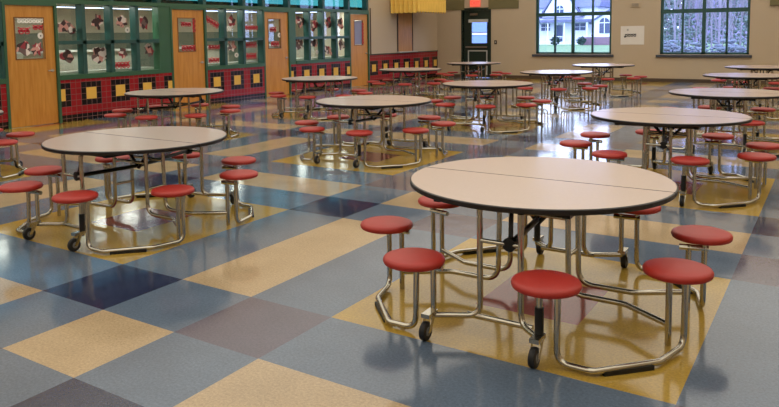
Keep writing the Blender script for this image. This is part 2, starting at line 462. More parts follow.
# olive band above the door, exit sign
struct(boxes('trim_4', [(XL+.001, -7.05, YB-.03, YB, 2.40, 2.85), (-6.12, -5.02, YB-.03, YB, 2.40, 2.85)], M['olive']), 'olive green band on the back wall')
es = empty('exit_sign', (-6.62, YB, 2.5)); tag(es, 'exit sign with red letters on the back wall above the dark green door', 'sign')
bm = nb(); box(bm, -.19, .19, -.06, 0, 0, .24, bev=.006); obj('sign_housing', bm, mat('pale pink exit sign face', (226, 140, 120), .5, emit=(235, 60, 50), estr=.7), es)
def text(body, size, loc, rot, m, parent, name, ext=.004):
    c = bpy.data.curves.new('tmp', 'FONT'); c.body = body; c.size = size; c.extrude = ext; c.align_x = 'CENTER'; c.align_y = 'CENTER'
    t = bpy.data.objects.new('tmp', c); COL.objects.link(t)
    dg = bpy.context.evaluated_depsgraph_get(); me = bpy.data.meshes.new_from_object(t.evaluated_get(dg))
    bpy.data.objects.remove(t); me.materials.clear(); me.materials.append(m)
    o = bpy.data.objects.new(name, me); COL.objects.link(o); o.location = loc; o.rotation_euler = rot
    if parent: o.parent = parent
    return o
text('EXIT', .17, (0, -.063, .12), (math.pi/2, 0, 0), M['exit'], es, 'letters')

# paper notice with handwriting
nt_ = empty('wall_notice', (-1.275, YB-.004, 1.44)); tag(nt_, 'white paper notice with dark handwriting taped on the wall between the two big windows', 'notice')
bm = nb(); box(bm, -.355, .355, -.004, .003, -.29, .29); obj('sheet', bm, M['white'], nt_)
def scribble(w, h, n, r, seed, loops=True):
    rnd = random.Random(seed); pts = []
    for k in range(n*10+1):
        t = k/10; a = 2*math.pi*t
        hh = h*(.6+.4*rnd.random()) if k % 10 == 0 else h*.8
        pts.append((-w/2+w*t/n+.6*w/n*math.sin(a), 0, .5*hh*math.cos(a)))
    bm = nb(); tube(bm, pts, r, 0, 5); return bm
bm = scribble(.34, .10, 4, .009, 3); bmesh.ops.translate(bm, verts=bm.verts, vec=(-.05, -.01, .0)); obj('handwriting', bm, M['blackmetal'], nt_)
bm = scribble(.05, .07, 1, .006, 5); bmesh.ops.translate(bm, verts=bm.verts, vec=(-.14, -.01, .17)); obj('handwriting', bm, M['grey'], nt_)
bm = nb(); lathe(bm, [(.03, 0), (.03, .004)], (-.22, -.009, -.04), 'y', 12); obj('ink_dot', bm, M['blackmetal'], nt_)

al = empty('wall_speaker', (-1.2, YB, 2.38)); tag(al, 'small cream wall speaker with a faint grille above the paper notice', 'wall speaker')
bm = nb(); box(bm, -.14, .14, -.03, 0, -.07, .07, bev=.008); obj('housing', bm, M['cream'], al)
bm = nb()
for k in range(4): box(bm, -.1, .1, -.036, -.03, -.045+k*.027, -.035+k*.027)
obj('grille', bm, M['grey'], al)
sw = empty('light_switch', (-5.86, YB, 1.25)); tag(sw, 'small dark switch plate on the back wall right of the green door', 'switch')
bm = nb(); box(bm, -.05, .05, -.012, 0, -.07, .07, bev=.004); obj('switch_plate', bm, M['brown'], sw)
bm = nb(); box(bm, -.012, .012, -.025, -.012, -.025, .025); obj('toggle', bm, M['ledge'], sw)
o = boxes('wall_box', [(2.47, 2.83, YB-.08, YB, 2.24, 2.75)], M['olive'], bev=.006)
tag(o, 'olive box mounted high on the back wall at the far right edge', 'box')

# unseen sides
struct(boxes('wall_right', [(XR, XR+.2, YF, YB, 0, ZC)], M['cream']))
struct(boxes('wall_front', [(XL-TH, XR+.2, YF-.2, YF, 0, ZC)], M['cream']))

# ------------------------------------------------------------------ corridor behind the left wall
CX = -11.2
struct(boxes('wall_corridor', [(CX-.1, CX, YF, 15.6, 0, 2.32), (CX, WX0, 15.45, 15.6, 0, 2.32), (CX, WX0, YF, YF+.1, 0, 2.32)], mat('pale corridor paint', (206, 196, 176), .7, var=.05)))
struct(boxes('trim_5', [(CX, CX+.01, YF, 15.45, 0, 1.72)], mat('grey green corridor dado', (112, 122, 108), .6, var=.08)))
struct(boxes('floor_corridor', [(CX, WX0, YF+.1, 15.45, -.1, 0)], M['f_tan']))
struct(boxes('ceiling_corridor', [(CX-.1, WX0-.001, YF, 15.6, 2.34, 2.42)], M['ceiling']))
cmat = mat('pale grey counter front', (168, 166, 152), .5, var=.08)
for k, (a, b) in enumerate(((4.9, 7.5), (8.8, 10.6), (11.9, 14.3))):
    c = empty('counter', (0, 0, 0)); tag(c, 'pale grey counter with pale top seen through the %s window bank' % ('first', 'second', 'third')[k], 'counter', 'counters behind the window banks')
    boxes('counter_body', [(-9.9, -9.3, a, b, 0, 1.3)], cmat, c)
    boxes('counter_top', [(-9.95, -9.25, a-.03, b+.03, 1.3, 1.34)], M['ledge'], c)
    boxes('shelf', [(-8.72, -8.38, a+.1, b-.02, .97, 1.0)], M['ledge'], c) if False else None

# ------------------------------------------------------------------ paper decorations on the panes
def put(yw, z, depth):
    t = depth/(CAM.x-XL)
    return yw+(yw-CAM.y)*t, z+(z-CAM.z)*t
def ngon(bm, cy, cz, ry, rz, x0, x1, mi, seed, n=9, rot=0, jag=.25):
    rnd = random.Random(seed); f_, b_ = [], []
    for k in range(n):
        a = 2*math.pi*k/n; s = 1-jag*rnd.random()
        y, z = ry*s*math.cos(a), rz*s*math.sin(a)
        y, z = y*math.cos(rot)-z*math.sin(rot), y*math.sin(rot)+z*math.cos(rot)
        f_.append(bm.verts.new((x1, cy+y, cz+z))); b_.append(bm.verts.new((x0, cy+y, cz+z)))
    fs = [bm.faces.new(f_), bm.faces.new(b_)]
    for k in range(n): fs.append(bm.faces.new((f_[k], f_[(k+1) % n], b_[(k+1) % n], b_[k])))
    for f in fs: f.material_index = mi
def print_mat():
    m = bpy.data.materials.new('printed photo collage'); m.use_nodes = True; nt = m.node_tree; p = nt.nodes['Principled BSDF']
    tc = nt.nodes.new('ShaderNodeTexCoord'); oi = nt.nodes.new('ShaderNodeObjectInfo'); ad = nt.nodes.new('ShaderNodeVectorMath'); ad.operation = 'ADD'
    sc = nt.nodes.new('ShaderNodeMath'); sc.operation = 'MULTIPLY'; sc.inputs[1].default_value = 50; nt.links.new(oi.outputs['Random'], sc.inputs[0])
    nt.links.new(tc.outputs['Object'], ad.inputs[0]); nt.links.new(sc.outputs[0], ad.inputs[1])
    v = nt.nodes.new('ShaderNodeTexVoronoi'); v.inputs['Scale'].default_value = 11; v.inputs['Randomness'].default_value = 1
    nt.links.new(ad.outputs[0], v.inputs['Vector'])
    sp = nt.nodes.new('ShaderNodeSeparateColor'); nt.links.new(v.outputs['Color'], sp.inputs[0])
    cr = nt.nodes.new('ShaderNodeValToRGB'); cr.color_ramp.interpolation = 'CONSTANT'; e = cr.color_ramp.elements
    e[0].position = 0; e[0].color = (*lin((62, 40, 40)), 1); e[1].position = .27; e[1].color = (*lin((206, 150, 140)), 1)
    for q, c in ((.5, (226, 214, 206)), (.68, (150, 50, 60)), (.82, (110, 88, 84))): k = e.new(q); k.color = (*lin(c), 1)
    nt.links.new(sp.outputs[0], cr.inputs['Fac']); nt.links.new(cr.outputs['Color'], p.inputs['Base Color']); p.inputs['Roughness'].default_value = .6
    return m
M['print'] = print_mat()
PM = [M['hair'], M['skin'], M['white'], M['redpaper']]
def deco(kind, yw, z, w, h, label, depth, seed, clamp=None):
    y, z = put(yw, z, depth)
    if clamp:
        w = min(w, clamp[1]-clamp[0]-.02); y = min(max(y, clamp[0]+w/2+.01), clamp[1]-w/2-.01)
    x = XL-depth+.003
    if kind == 'o':
        o = empty('paper_disc', (x, y, z)); bm = nb(); ngon(bm, 0, 0, w/2, h/2, 0, .003, 0, 1, 20, 0, 0); obj('disc', bm, M['white'], o)
        bm = nb(); ngon(bm, 0, 0, w*.18, h*.18, .003, .005, 0, seed, 8, 0, .3); obj('printed_centre', bm, M['grey'], o)
        return tag(o, label, 'paper disc', 'paper discs on the glass')
    if kind == 'w':
        o = empty('lettering', (x, y, z)); n = max(2, int(w/.07)); bm = scribble(w, h, n, .010, seed)
        bmesh.ops.rotate(bm, verts=bm.verts, matrix=Matrix.Rotation(math.pi/2, 3, 'Z')); bmesh.ops.translate(bm, verts=bm.verts, vec=(.012, 0, 0))
        obj('letters', bm, M['white'], o); return tag(o, label, 'lettering', 'painted lettering on the glass')
    if kind == 'r':
        o = empty('red_banner', (x, y, z)); rot = (-.45 if h > .24 and w > .4 else 0)
        vert = h > w*1.5
        L_ = h if vert else w; H_ = (w if vert else h)*(.6 if rot else 1.05)
        n = max(2, int(L_/.09)); bm = scribble(L_, H_, n, .010, seed)
        bmesh.ops.rotate(bm, verts=bm.verts, matrix=Matrix.Rotation(math.pi/2, 3, 'Z'))
        R_ = Matrix.Rotation(math.pi/2 if vert else rot, 3, 'X'); bmesh.ops.rotate(bm, verts=bm.verts, matrix=R_)
        bmesh.ops.translate(bm, verts=bm.verts, vec=(.018, 0, 0)); obj('script_letters', bm, M['redpaper'], o)
        bm = nb(); box(bm, 0, .002, -L_/2*.92, L_/2*.92, -H_*.16, H_*.16); bmesh.ops.rotate(bm, verts=bm.verts, matrix=R_)
        obj('backing_strip', bm, mat('crimson backing', (150, 30, 44), .6), o)
        return tag(o, label, 'banner', 'red banners on the glass')
    bm = nb(); ngon(bm, 0, 0, w*.68, h*.68, 0, .003, 0, seed, 15, random.Random(seed).uniform(-.5, .5), .5)
    o = obj('photo_cutout', bm, M['print']); o.location = (x, y, z)
    return tag(o, label, 'photo cutout', 'photo cutouts on the window panes')
D = [('c',5.11,1.81,0.36,0.26),('o',5.30,1.75,0.10,0.09),('c',5.79,1.91,0.23,0.28),('c',6.36,1.92,0.26,0.29),('o',6.50,1.75,0.12,0.12),('c',6.94,1.90,0.23,0.29),
('c',5.09,1.26,0.25,0.24),('c',5.80,1.27,0.30,0.31),('c',6.36,1.28,0.20,0.18),('r',6.33,1.03,0.36,0.15),('c',7.04,1.32,0.21,0.27),
('r',8.94,1.93,0.50,0.28),('c',9.52,1.96,0.28,0.29),('w',9.42,1.77,0.18,0.13),('r',10.22,1.79,0.46,0.12),('r',8.92,1.34,0.38,0.11),('r',8.90,1.03,0.35,0.13),('c',9.52,1.38,0.24,0.29),('o',9.70,1.13,0.14,0.12),('r',10.18,1.37,0.42,0.16),('r',10.18,1.09,0.37,0.16),
('c',12.17,1.95,0.30,0.38),('c',12.85,1.87,0.30,0.30),('c',13.46,1.96,0.27,0.31),('c',14.04,1.93,0.32,0.32),('c',12.24,1.35,0.44,0.28),('c',12.80,1.37,0.32,0.26),('o',12.99,1.11,0.12,0.14),('c',13.46,1.15,0.34,0.26),('c',14.15,1.30,0.31,0.33)]
bn = {1: 'nearest window bank', 2: 'middle window bank', 3: 'farthest window bank'}
cn = [None, ('first', 'second', 'third', 'fourth'), ('left', 'middle', 'right'), ('first', 'second', 'third', 'fourth')]
kn = {'c': 'printed photo cutout of a figure', 'o': 'round white paper disc', 'r': 'red script banner', 'w': 'white script lettering'}
for s, (k, y, z, w, h) in enumerate(D):
    bi = 1 if y < 7.5 else (2 if y < 10.7 else 3)
    st, en = banks[bi][0], banks[bi][1]
    idx = max(i for i, a in enumerate(st) if y >= a-.05)
    cl = (st[idx], (st[idx+1]-.08) if idx+1 < len(st) else en)
    row = 'upper' if z > 1.5 else 'lower'
    extra = ''
    if (k, bi, idx) == ('r', 2, 0): extra = ', slanting' if row == 'upper' else (' (upper of two)' if z > 1.2 else ' (lower of two)')
    if (k, bi, idx) == ('r', 2, 2) and row == 'lower': extra = ', upper of two' if z > 1.2 else ', lower of two'
    deco(k, y, z, w, h, '%s%s, %s row, %s column, %s' % (kn[k], extra, row, cn[bi][idx], bn[bi]), GD, 100+s*7, cl)
DD = [('w',4.38,1.92,0.50,0.09,'white illegible lettering across the top of the leftmost wooden door window'),
('r',4.25,1.74,0.23,0.13,'red paper letters high on the left of the leftmost wooden door window'),
('r',4.52,1.80,0.20,0.09,'red paper letters high on the right of the leftmost wooden door window'),
('o',4.57,1.65,0.11,0.12,'white paper disc on the right side of the leftmost wooden door window'),
('c',4.23,1.42,0.24,0.24,'pink and white printed cutout low on the left of the leftmost wooden door window'),
('c',4.49,1.42,0.24,0.24,'pink and white printed cutout low on the right of the leftmost wooden door window'),
('r',8.08,1.87,0.30,0.10,'faint red banner near the top of the second wooden door window'),
('r',8.32,1.84,0.09,0.30,'vertical red banner down the right side of the second wooden door window'),
('r',8.13,1.34,0.42,0.14,'dark red banner along the bottom of the second wooden door window'),
('r',11.03,1.74,0.24,0.14,'red script banner near the top of the third wooden door window'),
('r',11.09,1.37,0.32,0.15,'red script banner near the bottom of the third wooden door window'),
('o',11.29,1.60,0.13,0.13,'white paper disc at the right side of the third wooden door window'),
('r',15.19,1.62,0.08,0.66,'vertical dark red banner on the window of the farthest wooden door')]
o = boxes('window_paper', [(XL-.052, XL-.050, 14.82, 15.24, 1.28, 2.0)], mat('lavender pane sheet', (158, 156, 190), .7, var=.06)); tag(o, 'lavender pane sheet added to colour the window of the farthest wooden door', 'paper')  # sheet added behind the bright pane to turn it lavender
for s, (k, y, z, w, h, lb) in enumerate(DD): deco(k, y, z, w, h, lb, .045, 900+s*5)

# ------------------------------------------------------------------ mobile stool table
TR, TZ = .759, .735
SR = .162
def make_table():
    root = empty('mobile_stool_table', (0, 0, 0))
    # two folding leaves
    for sy in (-1, 1):
        bm = nb(); n = 48; gap = .005
        outl = []
        a0 = math.asin(gap/TR)
        for k in range(n+1):
            a = a0+(math.pi-2*a0)*k/n
            outl.append((TR*math.cos(a), sy*TR*math.sin(a)))
        def ring(s, z):
            vs = []
            for (x, y) in outl:
                yy = sy*max(abs(y)*s, gap); vs.append(bm.verts.new((x*s, yy, z)))
            return vs
        rs = [ring(.995, TZ-.030), ring(1., TZ-.026), ring(1., TZ-.005), ring(.993, TZ-.001), ring(.990, TZ)]
        for q, (A, B) in enumerate(zip(rs, rs[1:])):
            m_ = len(A)
            for k in range(m_):
                f = bm.faces.new((A[k], A[(k+1) % m_], B[(k+1) % m_], B[k])); f.material_index = 1
        f = bm.faces.new(rs[-1]); f.material_index = 0
        f = bm.faces.new(rs[0]); f.material_index = 1
        obj('tabletop_leaf', bm, [M['laminate'], M['edge']], root)
        bm = nb()
        for x in (-.36, .36): box(bm, x-.02, x+.02, *sorted((sy*.06, sy*.60)), TZ-.060, TZ-.031)
        box(bm, -.50, .50, *sorted((sy*.035, sy*.075)), TZ-.075, TZ-.031)
        box(bm, -.34, .34, *sorted((sy*.52, sy*.60)), TZ-.055, TZ-.031)
        obj('underframe', bm, M['blackmetal'], root)
    R = .016
    for sx in (-1, 1):
        for sy in (-1, 1):
            P = lambda x, y, z: (sx*x, sy*y, z)
            # side pair seat (near x axis) and end pair seat (near y axis)
            lx = .1125-sx*sy*.0375
            seats = {'side': (.838, .36), 'end': (.355, .865)}
            risers = {'side': (.865, .29), 'end': (.385, .785)}
            posts = {'side': (.785, .270), 'end': (.290, .775)}
            for k in seats:
                x, y = seats[k]; px, py = posts[k]
                bm = nb()
                lathe(bm, [(.10, .406), (.148, .407), (.158, .412), (SR, .422), (SR, .431), (.156, .441), (.140, .447), (.08, .451), (.02, .4515)], P(x, y, 0), 'z', 32)
                st = obj('seat', bm, M['seat'], root, True)
                bm = nb(); d = Vector((px-x, py-y, 0)); d.normalize()
                rx, ry = risers[k]; d = Vector((px-rx, py-ry, 0)).normalized(); e = Vector((px, py, 0))+d*.05; s0 = Vector((rx, ry, 0))-d*.02
                tube(bm, [P(rx, ry, .398), P(x, y, .408)], .014, 0, 8)
                tube(bm, [P(s0.x, s0.y, .370), P(e.x, e.y, .370)], .017, 0, 8)
                lathe(bm, [(.06, .398), (.06, .406)], P(x, y, 0), 'z', 16)
                obj('seat_bracket', bm, M['chrome'], st, True)
            # floor hoop joining the two seats of the pair
            bm = nb()
            tube(bm, [P(.865, .29, .405), P(.862, .29, .024), P(.800, .53, .024), P(.56, .80, .024), P(.385, .80, .024), P(.385, .785, .405)], R, .07, 12)
            obj('floor_hoop', bm, M['chrome'], root, True)
            bm = nb(); c = Vector((sx*.68, sy*.665, 0)); t = Vector((sx*.245, -sy*.255, 0)).normalized(); nr = Vector((t.y, -t.x, 0))
            vs = [bm.verts.new(c+t*a+nr*b+Vector((0, 0, z))) for a in (-.13, .13) for b in (-.022, .022) for z in (.0, .022)]
            for f in [(0, 1, 3, 2), (4, 6, 7, 5), (0, 4, 5, 1), (2, 3, 7, 6), (0, 2, 6, 4), (1, 5, 7, 3)]: bm.faces.new([vs[i] for i in f])
            obj('floor_pad', bm, M['black'], root)
            # inner posts, with low tube running in and rising as a leg
            bm = nb(); tube(bm, [P(.785, .270, .385), P(.785, .270, .004)], R, 0, 12); obj('stool_post', bm, M['chrome'], root, True)
            bm = nb(); tube(bm, [P(.785, .270, .11), P(.53, .10, .11), P(.215, .095, .11), P(.205, .09, TZ-.05)], R, .09, 12); obj('leg', bm, M['chrome'], root, True)
            bm = nb(); tube(bm, [P(.290, .775, .385), P(.290, .775, .10)], R, 0, 12); sp = obj('stool_post', bm, M['chrome'], root, True)
            if sx*sy < 0:
                bm = nb(); tube(bm, [P(.290, .775, .27), P(.290, .775, .12)], R+.006, 0, 12); obj('rubber_sleeve', bm, M['black'], sp, True)
            bm = nb(); tube(bm, [P(.290, .775, .11), P(lx, .655, .11), P(lx, .665, TZ-.05)], R, .07, 12); obj('leg', bm, M['chrome'], root, True)
            # caster
            bm = nb(); cx, cy = sx*.295, sy*.855
            lathe(bm, [(.030, -.017), (.047, -.015), (.050, -.008), (.050, .008), (.047, .015), (.030, .017)], (cx, cy, .050), 'x', 22)
            cs = obj('caster', bm, M['black'], root, True)
            bm = nb(); lathe(bm, [(.008, -.021), (.024, -.019), (.024, .019), (.008, .021)], (cx, cy, .050), 'x', 14); obj('wheel_hub', bm, M['grey'], cs, True)
            bm = nb()
            for q in (-1, 1):
                vs = [bm.verts.new((cx+q*(.022+dx), yy_, zz)) for dx in (0, .004) for (yy_, zz) in ((cy-.014, .045), (cy+.014, .045), (cy-sy*.045+.02, .125), (cy-sy*.045-.02, .125))]
                for f in [(0, 1, 2, 3), (4, 5, 6, 7), (0, 1, 5, 4), (1, 2, 6, 5), (2, 3, 7, 6), (3, 0, 4, 7)]: bm.faces.new([vs[i] for i in f])
            box(bm, cx-.024, cx+.024, *sorted((sy*.76, sy*.86)), .118, .140)
            obj('fork', bm, M['chrome'], cs)
    for sy in (-1, 1):
        P = lambda x, y, z: (x, sy*y, z)
        bm = nb(); tube(bm, [P(-.18-sy*.0375, .668, .11), P(.18-sy*.0375, .668, .11)], R, 0, 10); obj('cross_tube', bm, M['chrome'], root, True)
        bm = nb(); tube(bm, [P(-.1125-sy*.0375, .665, .52), P(.1125-sy*.0375, .665, .52)], .012, 0, 10); obj('cross_tube', bm, M['chrome'], root, True)
        bm = nb(); lathe(bm, [(.02, -.022), (.036, -.018), (.036, .018), (.02, .022)], P(-sy*.09, .655, .52), 'y', 18); obj('pivot_hub', bm, M['blackmetal'], root, True)
        bm = nb()
        tube(bm, [P(-sy*.09, .64, .52), P(0, .03, .49)], .017, 0, 8)
        obj('folding_arm', bm, M['blackmetal'], root, True)
        bm = nb(); tube(bm, [P(-sy*.09, .65, .53), P(-sy*.075, .60, TZ-.06)], .012, 0, 8); obj('gas_strut', bm, M['blackmetal'], root, True)
        bm = nb(); tube(bm, [P(-.205, .09, .54), P(.205, .09, .54)], .012, 0, 10); obj('cross_tube', bm, M['chrome'], root, True)
        bm = nb(); tube(bm, [(0, 0, .47), (sy*.19, 0, TZ-.06)], .015, 0, 8); obj('hinge_arm', bm, M['blackmetal'], root, True)
    for sx in (-1, 1):
        bm = nb(); tube(bm, [(sx*.205, -.09, .32), (sx*.205, .09, .32)], .012, 0, 10); obj('cross_tube', bm, M['chrome'], root, True)
    return root

tabs = [
 ((4.475, 1.42), 'largest nearest round grey-topped cafeteria table with eight attached red stools'),
 ((-1.43, 1.42), 'round table with attached red stools at left foreground, top reflecting lilac light'),
 ((-1.50, 7.68), 'round stool table in the middle, directly beyond the big lilac table and left of centre'),
 ((4.50, 7.50), 'round stool table right behind the nearest table, at the right side of the room'),
 ((-7.56, 7.53), 'round stool table beside the tiled wall in front of the second wooden door'),
 ((-7.43, 13.56), 'round stool table beside the tiled wall in front of the third wooden door'),
 ((-1.37, 13.32), 'round stool table straight behind the middle table, facing the dark green door'),
 ((-7.47, 19.55), 'round stool table beside the tiled wall under the yellow valance'),
 ((-1.49, 19.47), 'round stool table under the left big window, nearer of two there'),
 ((-1.40, 25.10), 'round stool table under the left big window, farther of two, closest to the back wall'),
 ((-7.50, 1.50), 'round stool table mostly cut off at the left picture edge beside the leftmost door'),
 ((-7.50, 25.50), 'round stool table directly in front of the dark green exit door'),
 ((4.80, 12.65), 'third round stool table from the camera in the right-hand row'),
 ((4.50, 19.50), 'fourth round stool table from the camera in the right-hand row'),
 ((4.45, 25.00), 'fifth and farthest round stool table in the right-hand row, under the right window'),
]
proto = make_table()
for k, ((a, b), lb) in enumerate(tabs):
    t = proto if k == 0 else copy_tree(proto)
    t.location = (a*U, b*U, 0)
    tag(t, lb, 'table', 'round mobile stool tables in the cafeteria')

# ------------------------------------------------------------------ outside
GZ = -.12
o = boxes('ground', [(-120, 120, YB+BT, 260, GZ-.4, GZ), (-60, XL-3.6, -20, YB+BT, GZ-.4, GZ)], M['grass']); struct(o)
# house across the lawn
hx, hy = -26.0, 90.0
h = empty('house', (hx, hy, GZ)); tag(h, 'white clapboard house with porch and arched gable windows, seen through the left big window', 'house')
def hbox(name, lst, m):
    return boxes(name, lst, m, h)
z = -GZ
hbox('wall', [(-9, 3.9, 0, 7, 0, 4.9)], M['siding'])
hbox('garage_wing', [(3.7, 9.2, -1.5, 6, 0, 2.9)], M['siding'])
def prism(bm, x0, x1, zb, zt, y0, y1):
    v = [bm.verts.new(p) for y in (y0, y1) for p in ((x0, y, zb), (x1, y, zb), ((x0+x1)/2, y, zt))]
    for f in ((0, 1, 2), (3, 5, 4), (0, 3, 4, 1), (1, 4, 5, 2), (2, 5, 3, 0)): bm.faces.new([v[i] for i in f])
bm = nb()
v_ = [bm.verts.new(p) for p in ((-9.5, -.5, 4.8), (4.3, -.5, 4.8), (4.3, 7.5, 4.8), (-9.5, 7.5, 4.8), (-9.5, 3.5, 8.2), (4.3, 3.5, 8.2))]
for f in ((0, 1, 5, 4), (3, 4, 5, 2), (0, 4, 3), (1, 2, 5), (0, 3, 2, 1)): bm.faces.new([v_[i] for i in f])
rf = obj('roof', bm, M['shingle'], h)
hbox('porch_roof', [(-9.3, 3.6, -2.2, 0, 2.85, 3.2)], M['shingle'])
hbox('porch_floor', [(-9.3, 3.6, -2.2, 0, 0, .35)], M['siding'])
for x in (-8.8, -5.9, -3.4, -1.9, .3, 3.2): hbox('porch_post', [(x-.07, x+.07, -2.1, -1.96, .35, 2.85)], M['siding'])
hbox('porch_rail', [(-9.2, 3.5, -2.08, -2.0, 1.0, 1.08)], M['siding'])
bm = nb(); prism(bm, -3.2, 1.9, 3.6, 7.6, -.7, 3); obj('centre_gable', bm, M['siding'], h)
bm = nb()
for s in (-1, 1):
    vs = [bm.verts.new(p) for y in (-.9, 3) for p in ((-.65+s*2.8, y, 3.45), (-.65+s*2.8, y, 3.7), (-.65, y, 7.95), (-.65, y, 7.7))]
    for f in ((0, 1, 2, 3), (4, 5, 6, 7), (0, 1, 5, 4), (1, 2, 6, 5), (2, 3, 7, 6), (3, 0, 4, 7)): bm.faces.new([vs[i] for i in f])
obj('gable_roof_edge', bm, M['shingle'], h)
bm = nb(); prism(bm, 3.5, 9.4, 2.9, 4.5, -1.5, 6); obj('garage_gable', bm, M['siding'], h)
bm = nb()
for s in (-1, 1):
    vs = [bm.verts.new(p) for y in (-1.7, 6) for p in ((6.45+s*3.1, y, 2.62), (6.45+s*3.1, y, 2.85), (6.45, y, 4.75), (6.45, y, 4.5))]
    for f in ((0, 1, 2, 3), (4, 5, 6, 7), (0, 1, 5, 4), (1, 2, 6, 5), (2, 3, 7, 6), (3, 0, 4, 7)): bm.faces.new([vs[i] for i in f])
obj('garage_roof_edge', bm, M['shingle'], h)
for (x0, x1, z0, z1, y) in ((-3.5, -2.3, 1.8, 2.7, 0), (1.0, 2.4, 1.8, 2.7, 0), (-3.45, -2.3, 3.7, 4.4, 0), (1.2, 2.3, 3.6, 4.1, 0), (-6.8, -5.6, 1.8, 2.7, 0), (-6.8, -5.6, 3.7, 4.4, 0)):
    w = hbox('window', [(x0, x1, y-.06, y, z0, z1)], M['houseglass'])
    bm = nb(); box(bm, (x0+x1)/2-.03, (x0+x1)/2+.03, y-.1, y-.06, z0, z1); box(bm, x0, x1, y-.1, y-.06, (z0+z1)/2-.03, (z0+z1)/2+.03)
    obj('glazing_bar', bm, M['siding'], w)
hbox('front_door', [(-1.4, -.6, -.08, 0, .35, 2.5)], M['houseglass'])
def arch(x, w_, z0, z1, y, nm):
    bm = nb(); pts = [(x-w_/2, z0), (x+w_/2, z0)]
    for k in range(13): a = math.pi*k/12; pts.append((x+w_/2*math.cos(a), z1+w_/2*math.sin(a)))
    f1 = [bm.verts.new((p[0], y, p[1])) for p in pts]; f2 = [bm.verts.new((p[0], y-.08, p[1])) for p in pts]
    bm.faces.new(f1); bm.faces.new(f2)
    for k in range(len(pts)): bm.faces.new((f1[k], f1[(k+1) % len(pts)], f2[(k+1) % len(pts)], f2[k]))
    w = obj(nm, bm, M['houseglass'], h)
    bm = nb(); box(bm, x-.04, x+.04, y-.14, y-.08, z0, z1+w_/2); box(bm, x-w_/2, x+w_/2, y-.14, y-.08, z1-.05, z1+.05); obj('glazing_bar', bm, M['siding'], w)
arch(-.75, .95, 3.85, 4.6, -.7, 'arched_window')
arch(5.0+.25, 1.25, 1.4, 2.7, -1.5, 'arched_window')
o = boxes('garden_wall', [(-22.3, -17.2, 84, 84.4, GZ, .85)], M['brick'], bev=.03); tag(o, 'low purplish brick garden wall in front of the right wing of the white house', 'garden wall')
fb = nb()
for k in range(22): box(fb, -36+k*.72-.03, -36+k*.72+.03, 85.9, 86.0, GZ, .85)
box(fb, -36, -20.8, 85.9, 85.94, .72, .78)
tag(obj('garden_fence', fb, M['siding']), 'thin pale picket fence crossing the lawn in front of the white house', 'fence')

def blob_mesh(seed, n, sp, r, zr):
    rnd = random.Random(seed); bm = nb()
    for k in range(n):
        while True:
            p = Vector((rnd.uniform(-1, 1), rnd.uniform(-1, 1), rnd.uniform(-1, 1)))
            if p.length < 1: break
        c = Vector((p.x*sp[0], p.y*sp[1], p.z*sp[2]+zr))
        s = r*rnd.uniform(.6, 1.3)
        mtx = Matrix.Translation(c) @ Matrix.Rotation(rnd.uniform(0, 6), 4, Vector((rnd.random(), rnd.random(), 1)).normalized()) @ Matrix.Diagonal((s, s*.7, s*.25, 1))
        bmesh.ops.create_icosphere(bm, subdivisions=1, radius=1, matrix=mtx)
    return bm
for k, x in enumerate((-27.5, -24.4, -21.2)):
    s = empty('round_shrub', (x-.8, 83.0, GZ)); obj('foliage', blob_mesh(40+k, 90, (.55, .55, .5), .2, .55), M['shrubleaf'], s)
    bm = nb(); tube(bm, [(0, 0, 0), (0, 0, .5)], .05, 0, 6); obj('stem', bm, M['bark'], s)
    tag(s, 'small dark rounded shrub on the lawn, %s of three before the white house' % ('leftmost', 'middle', 'rightmost')[k], 'shrub', 'shrubs in front of the house')

# wood beyond the right window: bare trees with upright twigs
def tree_meshes(seed, H):
    rnd = random.Random(seed); bm = nb()
    def grow(p, d, L_, r, lv):
        q = p+d*L_; mid = p.lerp(q, .5)+Vector((rnd.uniform(-1, 1), rnd.uniform(-1, 1), 0))*L_*.04
        tube(bm, [p, mid, q], r, 0, 5 if lv else 7, caps=False)
        if lv >= 3: return
        n = (13, 6, 4)[lv]
        for k in range(n):
            t = rnd.uniform(.12 if lv == 0 else .25, 1); b = p.lerp(q, t); a = rnd.uniform(0, 2*math.pi)
            nd = (d*.9+Vector((math.cos(a), math.sin(a), .3))*rnd.uniform(.25, .6)).normalized()
            grow(b, nd, L_*rnd.uniform(.3, .5), r*.5, lv+1)
    grow(Vector((0, 0, 0)), Vector((rnd.uniform(-.05, .05), 0, 1)).normalized(), H, .075, 0)
    return bm
protos = []
for s in range(4):
    t = empty('bare_tree'); obj('trunk', tree_meshes(200+s, 9+s), M['bark'], t, True)
    protos.append(t)
protos_e = []
for s in range(2):
    t = empty('evergreen_tree'); rnd = random.Random(s)
    bm = nb()
    for k in range(420):
        zz = rnd.uniform(.3, 8.5); rr = (1-zz/9)*1.9+.15; a = rnd.uniform(0, 6.28); q = rr*math.sqrt(rnd.random())
        sc = rnd.uniform(.16, .34)
        mtx = Matrix.Translation((q*math.cos(a), q*math.sin(a), zz)) @ Matrix.Rotation(rnd.uniform(0, 6), 4, 'Z') @ Matrix.Diagonal((sc*1.3, sc*.6, sc*.5, 1))
        bmesh.ops.create_icosphere(bm, subdivisions=1, radius=1, matrix=mtx)
    obj('foliage', bm, M['leaf'], t); bm = nb(); tube(bm, [(0, 0, 0), (0, 0, 6)], .12, 0, 8); obj('trunk', bm, M['bark'], t)
    protos_e.append(t)
rnd = random.Random(11)
used = set()
def ray_x(xw, y):     # where the sight line through the window point (xw, back wall) reaches depth y
    return CAM.x+(xw-CAM.x)*(y-CAM.y)/(YB-CAM.y)
